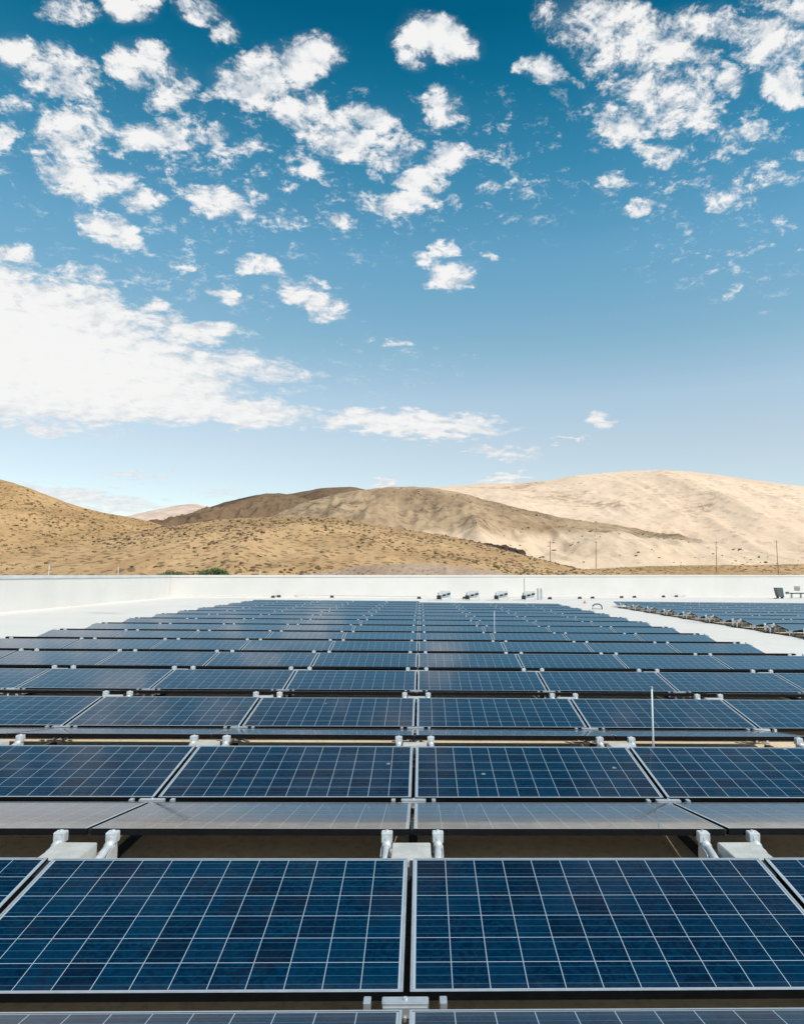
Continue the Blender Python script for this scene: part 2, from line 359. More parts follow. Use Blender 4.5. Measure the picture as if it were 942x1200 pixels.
def leafy(name, c, w_, h_, n, mat, label, group=None, leaf=.16):
    bmx=MB(); ce=Vector(c)
    st=MB()
    for k in range(7):
        a=rng.random()*6.28; e=Vector((math.cos(a)*w_*.4*rng.random(),math.sin(a)*.5*rng.random(),h_*(.5+.4*rng.random())))
        st.tube([ce+Vector((0,0,-.6)),ce+e*.5,ce+e],[.04,.03,.015],5)
    cl=[(rng.uniform(-w_/2,w_/2),rng.uniform(-.7,.7)) for _ in range(max(6,int(w_*3)))]
    for k in range(n):
        q=cl[int(rng.integers(len(cl)))]; hh=h_*(1-.7*(2*q[0]/w_)**2)*rng.uniform(.75,1.15)
        p=ce+Vector((q[0]+rng.normal()*.3,q[1]+rng.normal()*.3,abs(rng.random())**.6*hh))
        a=Vector(rng.normal(size=3)).normalized()*leaf*rng.uniform(.6,1.3); b2=a.orthogonal().normalized()*leaf*.45
        i=len(bmx.v); bmx.v+=[tuple(p-a),tuple(p+b2),tuple(p+a),tuple(p-b2)]; bmx.face([i,i+1,i+2,i+3])
    t=empty(name,Matrix.Translation(ce))
    for mb,nm,mt in ((bmx,'foliage',mat),(st,'stem',M_wood)):
        mb.v=[tuple(Vector(v)-ce) for v in mb.v]; mb.build(nm,mt,t)
    return tag(t,label,'bush',group)
M_leaf=simple('bush_leaves',(.075,.13,.035),.7,0,.5,1.5,0,1,True)
M_leaf2=simple('bush_leaves_dull',(.12,.14,.05),.8,0,.4,1.5,0,1,True)
leafy('green_bush',at_depth(250,677,100),4.3,1.3,1500,M_leaf,'bright green bush just beyond the left part of the parapet')
leafy('olive_bush',at_depth(203,676.5,110),4.6,.9,700,M_leaf2,'dull olive bush left of the bright green bush beyond the parapet')

# dark rock outcrop on the shoulder of the centre hill
def rock(mb,c,s):
    bm=bmesh.new(); bmesh.ops.create_icosphere(bm,subdivisions=2,radius=1); ph=rng.random(3)*9
    for v in bm.verts:
        n=v.co.normalized(); q=1+.28*math.sin(5*n.x+ph[0])*math.sin(4*n.y+ph[1])+.2*rng.normal()*.5
        v.co=Vector((n.x*s[0],n.y*s[1],n.z*s[2]))*q+Vector(c)
    mb.bm(bm); bm.free()
mb=MB()
for k in range(60):
    x=rng.uniform(566,610); y=np.interp(x,[566,585,610],[641,643.5,650.5])+rng.uniform(-.5,3.5)
    s=rng.uniform(.8,2.3); p=at_depth(x,y-1,296-rng.uniform(0,8)); rock(mb,p,(s*1.5,s*1.2,s*.8))
M_rock=simple('dark_volcanic_rock',(.06,.036,.028),.95,0,.4,.6,0,1,True)
tag(mb.build('rock_outcrop',M_rock),'dark brown rock outcrop on the right shoulder of the centre scrub hill','rocks')
mb=MB()
for k in range(26):
    x=rng.uniform(400,436); p=at_depth(x,np.interp(x,[400,436],[629,634])+rng.uniform(-1.5,1.5),262-rng.uniform(0,5)); s=rng.uniform(.3,.8); rock(mb,p,(s*1.4,s,s*.5))

# utility poles
def pole(px,ytop,ybot,D,label,lean=0.,arm=True):
    top=at_depth(px,ytop,D); bot=at_depth(px+lean,ybot,D); h=top.z-bot.z
    t=empty('utility_pole',Matrix.Translation(bot-Vector((0,0,1.5))))
    m=MB(); r=max(.10,D*.00045); dx=top.x-bot.x
    m.tube([(0,0,0),(dx*.5,0,(h+1.5)*.5),(dx,0,h+1.5)],[r*1.15,r,r*.8],8); m.build('post',M_wood,t)
    if arm:
        m=MB(); m.box(dx-.8,dx+.8,-.05,.05,h+.85,h+.97); m.build('crossarm',M_wood,t)
        for q in (-1,0,1): 
            m=MB(); m.tube([(dx+q*.7,0,h+.97),(dx+q*.7,0,h+1.12)],.05,6); m.build('insulator',M_grey,t)
    return tag(t,label,'utility pole','utility poles across the desert')
pole(644.5,634,663,300,'faint thin utility pole above the sloping end of the centre scrub hill')
pole(698,634,668,300,'thin utility pole just right of where the centre scrub hill meets the parapet')
pole(838.5,634,673,235,'tall dark utility pole before the pale hill, second from right',lean=.8)
pole(909,633,674,225,'dark leaning utility pole nearest the right edge',lean=2.8)
pole(193,607,619,640,'distant utility pole in the left gap, before the pink hill',arm=False)
pole(210,605,620,600,'distant utility pole in the left gap, middle one of three',arm=False)
pole(231,608,620,620,'distant utility pole in the left gap, at the foot of the rocky hill',arm=False)
for px,yt,lab in ((58,662.5,'white marker post beyond the parapet, far left'),(139,664.5,'white marker post beyond the parapet, right of the far left one'),(305,667.5,'short pale marker post beyond the parapet, near the green bush')):
    p=at_depth(px,yt,80); m=MB(); m.tube([(0,0,-1.9),(0,0,0)],.045,8); m.box(-.1,.1,-.02,.02,-.34,-.24); o=m.build('marker_post',M_white); o.location=p; tag(o,lab,'post','white marker posts')

# ------------------------------------------------------------------ roof and parapets
LX=-19.2
corner=Vector((LX,54.0)); FD=Vector((1.0,.30)).normalized()
farR=corner+FD*110
r_=MB()
pts=[(LX-.3,-40),(80,-40),(80,corner.y+.3*(80-LX)+1),(LX-.3,corner.y+1)]
r_.v=[(x,y,0) for x,y in pts]+[(x,y,-.4) for x,y in pts]; r_.face([0,1,2,3]); r_.face([7,6,5,4])
for k in range(4): r_.face([k,(k+1)%4,4+(k+1)%4,4+k])
ro=r_.build('roof',M_roof); ro.matrix_world=ROOF; tag(ro,kind='structure')
bd=MB(); bd.box(LX-.25,79.5,-39.5,53,GZ,-1.3); tag(bd.build('warehouse_building',M_wall),'white warehouse walls below the rooftop','building')
def wall(a,b,label,th=.35,seams=(),side=1):
    a=Vector((*a,0)); b=Vector((*b,0)); d=(b-a).normalized(); L=(b-a).length; ang=math.atan2(d.y,d.x)
    t=empty('parapet_wall',Matrix.Translation(a)@Matrix.Rotation(ang,4,'Z'))
    top=CAMZ-.02
    m=MB(); m.box(0,L,0,th,-1.5,top-.10); m.build('wall',M_wall,t)
    m=MB(); 
    x=0
    while x<L: m.box(x+.004,min(x+3.0,L)-.004,-.04,th+.04,top-.10,top); m.box(x+.004,min(x+3.0,L)-.004,-.045,-.04,top-.16,top-.003); x+=3.0
    m.build('coping',M_coping if side else M_wall,t)
    for s in seams:
        m=MB(); m.tube([(s,-.03,-.5),(s,-.03,top-.3)],.02,6); m.build('lightning_wire',M_grey,t)
    return tag(t,label,'wall')
wall((LX,-40),(LX,53.82),'white side parapet wall with grey metal coping on the left',side=1)
wall((corner.x-.40*FD.x,corner.y-.40*FD.y),(farR.x,farR.y),'long white far parapet wall crossing the whole view below the hills',side=0,seams=(30.2,))
# left wall stands to the left of its line
bpy.context.view_layer.update()

# ------------------------------------------------------------------ the solar modules
L=.992; TI=.1545; LC=L*math.cos(TI); DZ=L*math.sin(TI); RG=.4484; VG=.1199; PT=2*LC+RG+VG; W=1.985; X0=-.0563; D0=4.0362; MW=1.956/2
def make_panel():
    t=empty('solar_panel')
    m=MB(); fw=.0115; h=.040; a,b=-MW,MW
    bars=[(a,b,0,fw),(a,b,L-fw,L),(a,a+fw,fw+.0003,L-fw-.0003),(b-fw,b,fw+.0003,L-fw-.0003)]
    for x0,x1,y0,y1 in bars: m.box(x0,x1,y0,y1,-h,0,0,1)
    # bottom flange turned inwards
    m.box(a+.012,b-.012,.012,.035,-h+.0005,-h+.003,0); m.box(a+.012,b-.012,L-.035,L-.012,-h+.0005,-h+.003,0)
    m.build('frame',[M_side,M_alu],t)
    g=MB(); x0,x1,y0,y1=a+fw,b-fw,fw,L-fw; z=-.0022
    cp=.1598; mu=((x1-x0)/cp-12)/2; mv=((y1-y0)/cp-6)/2
    g.v=[(x0,y0,z),(x1,y0,z),(x1,y1,z),(x0,y1,z),(x0,y0,z-.005),(x1,y0,z-.005),(x1,y1,z-.005),(x0,y1,z-.005)]
    g.face([0,1,2,3],0,[(-mu,-mv),(12+mu,-mv),(12+mu,6+mv),(-mu,6+mv)]); g.face([7,6,5,4],1,[(0,0)]*4)
    g.build('cell_face',[M_cells,M_under],t)
    j=MB(); j.box(-.07,.07,L-.16,L-.06,-.026,-.0075); j.build('junction_box',M_black,t)
    return t
proto=make_panel(); first=[True]
def put_panel(M,label,group):
    o=proto if first[0] else copy_tree(proto); first[0]=False
    o.matrix_world=M; tag(o,label,'solar panel',group); return o
ORD=['zeroth','first','second','third','fourth','fifth','sixth','seventh','eighth','ninth','tenth','eleventh','twelfth','thirteenth','fourteenth','fifteenth','sixteenth']
T=Matrix.Translation
def m_face(x,yH): return ROOF@T((x,yH-LC,HR-DZ))@Matrix.Rotation(TI,4,'X')
def m_back(x,yB): return ROOF@T((x,yB+LC,HR-DZ))@Matrix.Rotation(math.pi,4,'Z')@Matrix.Rotation(TI,4,'X')
def jit(M):   # installers' tolerance
    return M@Matrix.Rotation(random.gauss(0,.0016),4,'X')@Matrix.Rotation(random.gauss(0,.0007),4,'Y')@T((0,0,random.gauss(0,.0008)))
def colname(c,a='centre seam'):
    return (f'{ORD[c+1]} column right of {a}' if c>=0 else f'{ORD[-c]} column left of {a}')
cols={0:(-2,2),1:(-3,2),2:(-3,3),3:(-5,4),4:(-5,4),-1:(-1,1)}
def crange(n):
    a,b=cols.get(n,(-5,4))
    if n==15: a,b=-5,0
    return range(a,b)
for n in range(-1,16):
    yH=D0+n*PT
    for c in crange(n):
        xc=X0+(c+.5)*W
        if n>=0: put_panel(jit(m_face(xc,yH)),f'viewer-facing solar panel, {ORD[n+1]} row of main array, {colname(c)}','solar panels tilted toward the viewer in the main array')
        if n<15: put_panel(jit(m_back(xc,yH+RG)),'away-tilted solar panel, '+('bottom edge of photo, ' if n<0 else f'behind {ORD[n+1]} main row, ')+colname(c),'solar panels tilted away from the viewer in the main array')
# right-hand array
RX=12.25; RY0=23.9
rest=[]
def rcols(k):
    d=RY0+k*PT; return max(1,int(math.ceil((.556*d-RX)/W)))
cnt=0
for k in range(-2,9):
    d=RY0+k*PT
    for c in range(rcols(k) if k>-2 else 1):
        xc=RX+(c+.5)*W
        cname='its left end' if c==0 else f'its {ORD[c+1]} column from the left'
        rn='' 
        put_panel(jit(m_face(xc,d)),f'viewer-facing solar panel, right array, {ORD[k+3]} row, {cname}','solar panels of the right array')
        if k<8 and (c<3):
            put_panel(jit(m_back(xc,d+RG)),f'away-tilted solar panel, right array, behind {ORD[k+3]} row, {cname}','solar panels of the right array')
        elif k<8: rest.append((xc,d+RG))
if rest:
    m=MB()
    for x,y in rest:
        Mx=m_back(x,y); i=len(m.v)
        P=[(-MW,0,-.04),(MW,0,-.04),(MW,L,-.04),(-MW,L,-.04),(-MW,0,0),(MW,0,0),(MW,L,0),(-MW,L,0)]
        m.hexa([Mx@Vector(p) for p in P],0)
        q=[(-MW+.012,.012,.001),(MW-.012,.012,.001),(MW-.012,L-.012,.001),(-MW+.012,L-.012,.001)]; i=len(m.v)
        m.v+=[tuple(Mx@Vector(p)) for p in q]; m.face([i,i+1,i+2,i+3],1,[(0,0),(12,0),(12,6),(0,6)])
    tag(m.build('distant_solar_panels',[M_side,M_cells]),'distant panels tilted away inside the right array','solar panel',kind='stuff')

# ------------------------------------------------------------------ racking: ridge brackets, ballast blocks, valley rails
def make_ridge():
    t=empty('ridge_bracket')                       # origin: roof point under the high edge of the facing panel
    for s in (-1,1):
        x=s*.157
        m=MB(); m.bbox(x-.034,x+.034,RG-.060,RG-.004,HR-.068,HR-.006,.004); m.tube([(x,RG-.028,HR-.008),(x,RG-.028,HR+.001)],.011,8)
        m.bbox(x-.024,x+.024,RG-.050,RG-.012,HR-.115,HR-.066,.003)
        m.tube([(x,RG-.064,HR-.036),(x,RG-.058,HR-.036)],.012,6); m.box(x-.030,x+.030,RG-.088,RG-.050,HR-.112,HR-.102)
        m.build('clamp',M_galv,t)
        m=MB(); pts=[]
        for k in range(12):
            q=k/11; y=RG-.045-q*(RG-.085); z=HR-.088-.012*math.cos(q*math.pi)*-1-.085*q*q
            pts.append((x,y,z))
        m.tube(pts,.023,14); m.tube([pts[0],tuple(Vector(pts[0])+Vector((0,-.05,.0)))],.029,12)
        m.tube([pts[-2],pts[-1]],.029,12)
        m.build('tube_arm',M_galv,t,True)
        # side plate with a hole
        bm=bmesh.new(); xp=x+s*.030; n=16
        outer=[(RG-.03,HR-.075),(RG-.03,HR-.235),(RG-.16,HR-.235),(RG-.22,HR-.165),(RG-.16,HR-.085)]
        hc=(RG-.095,HR-.165); hr=.016
        hole=[(hc[0]+hr*math.cos(2*math.pi*k/n),hc[1]+hr*math.sin(2*math.pi*k/n)) for k in range(n)]
        def ring_pt(a):
            d=Vector((math.cos(a),math.sin(a))); best=9
            for i in range(len(outer)):
                p=Vector(outer[i])-Vector(hc); q=Vector(outer[(i+1)%len(outer)])-Vector(hc); e=q-p
                den=d.x*e.y-d.y*e.x
                if abs(den)<1e-9: continue
                tt=(p.x*e.y-p.y*e.x)/den; ss=(p.x*d.y-p.y*d.x)/den
                if tt>0 and -1e-6<=ss<=1+1e-6: best=min(best,tt)
            return (hc[0]+d.x*best,hc[1]+d.y*best)
        ou=[ring_pt(2*math.pi*k/n) for k in range(n)]
        m=MB()
        for k in range(n):
            k2=(k+1)%n; A=[hole[k],hole[k2],ou[k2],ou[k]]
            m.hexa([(xp-.002,*p) for p in A]+[(xp+.002,*p) for p in A])
        m.build('side_plate',M_galv,t)
        m=MB(); m.box(x-.015,x+.015,RG-.10,RG-.07,.03,HR-.235); m.box(x-.015,x+.015,.03,.06,.03,HR-.185); m.build('post',M_galv,t)
    m=MB(); m.box(-.19,.19,.04,.07,HR-.135,HR-.1175); m.box(-.19,.19,RG-.16,RG-.13,HR-.135,HR-.1175)
    m.box(-.12,.12,.03,RG-.12,HR-.1172,HR-.1142); m.build('ballast_tray',M_galv,t)
    m=MB(); m.box(-.03,.03,-LC+.05,RG+LC-.05,.004,.03); m.build('base_rail',M_rubber,t)
    for y0,y1,sg in ((-.16,-.012,1),(RG+.012,RG+.16,-1)):  # black filler added to hide the sunlit ballast block through the seam
        a=abs(y0 if sg>0 else y1-RG); b=abs(y1 if sg>0 else y0-RG); za,zb=HR-.007-math.tan(TI)*a,HR-.007-math.tan(TI)*b
        if sg<0: za,zb=zb,za
        m=MB(); m.hexa([(-.011,y0,za-.03),(.011,y0,za-.03),(.011,y1,zb-.03),(-.011,y1,zb-.03),(-.011,y0,za),(.011,y0,za),(.011,y1,zb),(-.011,y1,zb)]); m.build('seam_filler',M_black,t)
    m=MB(); m.box(-.19,.19,-.02,RG+.02,.0005,.012) ; m.build('rubber_pad',M_rubber,t)
    return t
def make_block():
    m=MB(); m.bbox(-.115,.115,-.14,.14,0,.08,.004); return m.build('ballast_block',M_conc)
def make_valley():
    t=empty('valley_bracket'); zt=HR-DZ
    m=MB(); m.bbox(-.095,.095,-.024,.022,zt-.040,zt+.004,.003); m.box(-.09,.09,-.030,-.0245,zt-.052,zt-.012); m.build('splice_bar',M_alu,t)
    for s in (-1,1):
        m=MB(); m.bbox(s*.155-.015,s*.155+.015,-.024,.024,zt-.030,zt+.004,.002); m.box(s*.155-.013,s*.155+.013,-.018,.018,zt-.075,zt-.031); m.build('end_clip',M_alu,t)
        m=MB(); m.box(s*.06-.012,s*.06+.012,-.015,.015,.03,zt-.041); m.build('foot',M_galv,t)
    m=MB(); m.tube([(0,0,zt+.0045),(0,0,zt+.012)],.009,6); m.tube([(0,-.05,zt-.05),(0,.05,zt-.05)],.006,6); m.build('bolt',M_galv,t)
    return t
rb,bl,vb=make_ridge(),make_block(),make_valley(); used=set()
def inst(p,M,label,cat,group):
    o=p if p.name not in used else copy_tree(p); used.add(p.name)
    o.matrix_world=M; tag(o,label,cat,group)
def seamname(c): return 'centre seam' if c==0 else (f'{ORD[abs(c)]} seam '+('right' if c>0 else 'left')+' of centre')
for n in range(-1,16):
    yH=D0+n*PT; cr=crange(n); c0,c1=cr[0],cr[-1]+1
    for c in range(c0,c1+1):
        x=X0+c*W; j=lambda s: random.gauss(0,s)
        if 0<=n<15:
            inst(rb,ROOF@T((x+j(.006),yH,0)),f'galvanised ridge bracket behind {ORD[n+1]} main row, {seamname(c)}','bracket','ridge brackets of the main array')
            inst(bl,ROOF@T((x+j(.008),yH+.175+j(.006),HR-.113))@Matrix.Rotation(j(.02),4,'Z'),f'pale concrete ballast block behind {ORD[n+1]} main row, {seamname(c)}','concrete block','ballast blocks of the main array')
        if n<15 and not(n==-1 and c in(c0,c1) and False):
            inst(vb,ROOF@T((x+j(.004),yH+RG+LC+VG/2,0)),f'aluminium valley bracket in front of {ORD[n+2]} main row, {seamname(c)}','bracket','valley brackets of the main array')
for k in range(-2,9):
    d=RY0+k*PT; nc=rcols(k) if k>-2 else 1
    for c in range(0,nc+1):
        x=RX+c*W; nm='left end' if c==0 else f'{ORD[c]} seam from the left'
        if k<8:
            inst(rb,ROOF@T((x,d,0)),f'galvanised ridge bracket in the right array behind row {ORD[k+3]}, {nm}','bracket','ridge brackets of the right array')
            inst(bl,ROOF@T((x,d+.175,HR-.113)),f'concrete ballast block in the right array behind row {ORD[k+3]}, {nm}','concrete block','ballast blocks of the right array')
            inst(vb,ROOF@T((x,d+RG+LC+VG/2,0)),f'valley bracket in the right array in front of row {ORD[k+4]}, {nm}','bracket','valley brackets of the right array')
# dusty slip sheets under the rows
m=MB()
z=.004
m.box(X0-5*W+.15,X0+4*W-.15,D0-PT-.4,D0+14*PT+RG+LC,.002,.006); s1=m.build('slip_sheet',M_slip); s1.matrix_world=ROOF; tag(s1,kind='structure')
m=MB(); m.box(RX+.15,RX+9*W,RY0-2.6*PT,RY0+7.8*PT,.002,.006); s1=m.build('slip_sheet',M_slip); s1.matrix_world=ROOF; tag(s1,kind='structure')

# ------------------------------------------------------------------ rods, conduit, boxes on the roof
def rod(px,ytop,Y,label):
    top=at_depth(px,ytop,Y); zr=-SL*top.x; t=empty('white_rod',T((top.x,Y,zr))); h=top.z-zr
    m=MB(); m.tube([(0,0,.02),(0,0,h*.5),(0,0,h)],[.0105,.0095,.008],10); m.build('rod',M_white,t,True)
    m=MB(); m.tube([(0,0,h-.004),(0,0,h+.012)],.0125,10); m.build('cap',M_grey,t)
    m=MB(); m.bbox(-.05,.05,-.05,.05,.006,.03,.004); m.build('base_plate',M_galv,t)
    return tag(t,label,'rod','slim white rods standing in the arrays')
rod(763.2,806,D0+PT+.30,'slim white rod standing among the near panels on the right')
rod(579,716,D0+6*PT+.25,'small slim white rod in the middle of the main array')
rod(818.5,701,RY0+5*PT+.2,'tiny white rod inside the right array')

bp=[(320,699.8),(327,699.2),(339,699),(389,699.6),(491,701),(544,701),(644,701.5),(679,701),(694,700.6),(728,700),(743,699.7),(777,699.2),(792,698.8),(825.6,698.4),(838,698),(873,697.4),(885.7,697)]
names=['wide black support at the left end of the rooftop pipe, outer one','wide black support at the left end of the rooftop pipe, inner one']
proto_b=None; pp=[]
for i,(x,y) in enumerate(bp):
    p=on_roof(x,y+.8)
    if proto_b is None:
        m=MB(); m.hexa([(-.15,-.12,0),(.15,-.12,0),(.15,.12,0),(-.15,.12,0),(-.10,-.09,.15),(.10,-.09,.15),(.10,.09,.15),(-.10,.09,.15)]); m.box(-.11,-.035,-.06,.06,.15,.19); m.box(.035,.11,-.06,.06,.15,.19)
        o=proto_b=m.build('pipe_support',M_rubber)
    else: o=copy_tree(proto_b)
    o.location=p; o.rotation_euler=(0,SL,.28)
    pp.append(p)
    near='left end of the roof pipe' if x<330 else 'the pipe behind the '+('left half of the main array' if x<500 else 'middle of the main array' if x<640 else 'aisle between the arrays' if x<735 else 'right array')
    tag(o,f'black rubber pipe support, {ORD[i+1] if i<16 else "last"} from the left along the far parapet','pipe support','black pipe supports along the far parapet')
m=MB(); path=[Vector((corner.x+1.5,corner.y-1.2,.17-SL*corner.x))]+[Vector((p.x,p.y,p.z+.175)) for p in pp[2:]]; e=path[-1]+(path[-1]-path[-6]).normalized()*14; path.append(e)
m.tube(path,.028,8); tag(m.build('rooftop_pipe',M_pipe),'thin pale pipe running along the foot of the far parapet','pipe')

def combiner(px,py,label):
    p=on_roof(px,py); t=empty('combiner_box',T(p)@Matrix.Rotation(-.25,4,'Z'))
    m=MB(); m.bbox(-.30,.55,.05,.30,.18,.72,.01); m.build('enclosure',M_white,t)
    m=MB(); m.bbox(-.52,-.22,-.12,.12,.08,.38,.01); m.box(-.44,-.38,-.04,.0,.38,.60); m.build('disconnect_switch',M_black,t)
    for k,(a,z) in enumerate(((-.10,.30),(.24,.39))):
        m=MB(); 
        m.hexa([(a,-.02,z),(a+.24,-.02,z+.05),(a+.24,.046,z+.05),(a,.046,z),(a,-.02,z+.13),(a+.24,-.02,z+.18),(a+.24,.046,z+.18),(a,.046,z+.13)]); m.build('vent_hood',M_black,t)
    for x in (-.25,.5):
        m=MB(); m.box(x-.025,x+.025,.08,.26,.02,.18); m.build('leg',M_galv,t)
    m=MB(); m.tube([(-.5,-.05,.12),(-.8,-.25,.05),(-1.15,-.5,.03)],.03,8); m.build('conduit',M_grey,t)
    return tag(t,label,'electrical box','white combiner boxes behind the main array')
for i,(x,l) in enumerate(((520,'white combiner box with black hoods behind the array, leftmost of four'),(553,'white combiner box with black hoods behind the array, second of four from the left'),(587,'white combiner box with black hoods behind the array, third of four from the left'),(619,'white combiner box with black hoods beside the grey twin post'))):
    combiner(x,703.6,l)
p=on_roof(632,703.3); t=empty('twin_post',T(p))
for x in (-.13,.13):
    m=MB(); m.box(x-.07,x+.07,-.05,.05,.02,.93); m.build('post',M_grey,t)
m=MB(); m.box(-.06,.06,-.03,.03,.60,.68); m.box(-.06,.06,-.03,.03,.2,.28); m.build('cross_brace',M_galv,t)
m=MB(); m.box(-.26,.26,-.2,.2,.003,.02); m.build('base_plate',M_galv,t)
tag(t,'tall grey twin post right of the combiner boxes','post')
# small roof hatch vent and orange marker in the aisle
p=on_roof(699.5,714); t=empty('roof_vent',T(p))
m=MB(); pts=[(-.28,0,.0),(-.26,0,.2),(-.12,0,.3),(.12,0,.3),(.26,0,.2),(.28,0,.0)]; m.tube(pts,.035,8); m.build('hoop',M_black,t)
m=MB(); m.box(-.2,.2,-.1,.1,.004,.05); m.build('base',M_grey,t)
tag(t,'small black hooped roof vent in the aisle between the arrays','vent')
p=on_roof(685,707); m=MB(); m.tube([(0,0,.003),(0,0,.05)],.13,14); m.tube([(0,0,.05),(0,0,.2)],[.08,.03],14); o=m.build('orange_marker',M_orange); o.location=p; tag(o,'small orange marker on the white roof beside the aisle','marker')
# inverter and cable tray at the far right
p=on_roof(915,701.5); t=empty('inverter_unit',T(p)@Matrix.Rotation(.2,4,'Z'))
k=p.y*.00123
m=MB(); m.hexa([(-.42,-.15,.25),(.22,-.15,.12),(.22,.25,.12),(-.42,.25,.25),(-.62,-.15,1.02),(.08,-.15,1.02),(.08,.25,1.02),(-.62,.25,1.02)]); m.build('housing',M_teal,t)
for x in (-.35,.12): 
    m=MB(); m.box(x-.03,x+.03,-.1,.2,.01,.3); m.build('leg',M_black,t)
m=MB(); m.tube([(-.4,-.1,.15),(-.8,-.3,.06),(-1.2,-.5,.04)],.04,8); m.build('conduit',M_black,t)
tag(t,'dark leaning inverter unit at the far right end of the roof','electrical box')
p=on_roof(936,701); t=empty('cable_tray',T(p)@Matrix.Rotation(.28,4,'Z'))
m=MB(); m.box(-1.0,3.5,-.12,.12,.42,.52); m.build('tray',M_black,t)
m=MB(); m.box(-.2,3.4,-.35,.4,.70,1.15); m.build('cover',M_pipe,t)
for x in (-.9,.2,1.8,3.2):
    m=MB(); m.box(x-.04,x+.04,-.1,.1,.004,.42); m.build('leg',M_grey,t)
m=MB(); m.bbox(-1.55,-1.25,-.1,.1,.42,.62,.01); m.build('coupler',M_teal,t)
tag(t,'beige covered cable tray on legs cut by the right edge','cable tray')

# ------------------------------------------------------------------ sky and sun
SUN_EL, SUN_AZ = R(52), R(131)       # azimuth from +Y towards +X: behind the camera, to the right
w_=bpy.data.worlds.new('World'); S.world=w_; w_.use_nodes=True; nt=w_.node_tree; w=NT(nt)
bg=nt.nodes['Background']; bg.inputs[1].default_value=.10
sky=w.n('ShaderNodeTexSky',sky_type='NISHITA'); sky.sun_disc=False; sky.sun_elevation=SUN_EL; sky.sun_rotation=SUN_AZ
sky.altitude=1300; sky.air_density=1.0; sky.dust_density=.6; sky.ozone_density=1.6
gen=w.n('ShaderNodeTexCoord').outputs['Generated']; sp=w.n('ShaderNodeSeparateXYZ'); w.l(gen,sp.inputs[0])
el=w.m('ARCSINE',sp.outputs[2])      # radians
ramp=w.n('ShaderNodeValToRGB'); w.l(w.m('DIVIDE',el,R(60)),ramp.inputs[0])
GR=[(0,(1.88, 1.62, 1.32)),(5.9/60,(1.88, 1.62, 1.32)),(10.1/60,(2.26, 1.83, 1.41)),(14.3/60,(2.38, 2.09, 1.59)),(19.0/60,(1.768, 2.04, 1.604)),(25.5/60,(1.277, 2.069, 1.77)),(31.4/60,(0.456, 1.633, 1.537)),(36.8/60,(0.075, 1.192, 1.209)),(40.8/60,(0.012, 0.891, 0.952)),(1,(.02,.72,.80))]
ramp.color_ramp.elements[0].position=0
while len(ramp.color_ramp.elements)<len(GR): ramp.color_ramp.elements.new(.5)
for e_,(a,c) in zip(ramp.color_ramp.elements,GR): e_.position=a; e_.color=(*c,1)
skyc=w.mix(1.0,sky.outputs[0],ramp.outputs[0],'MULTIPLY')
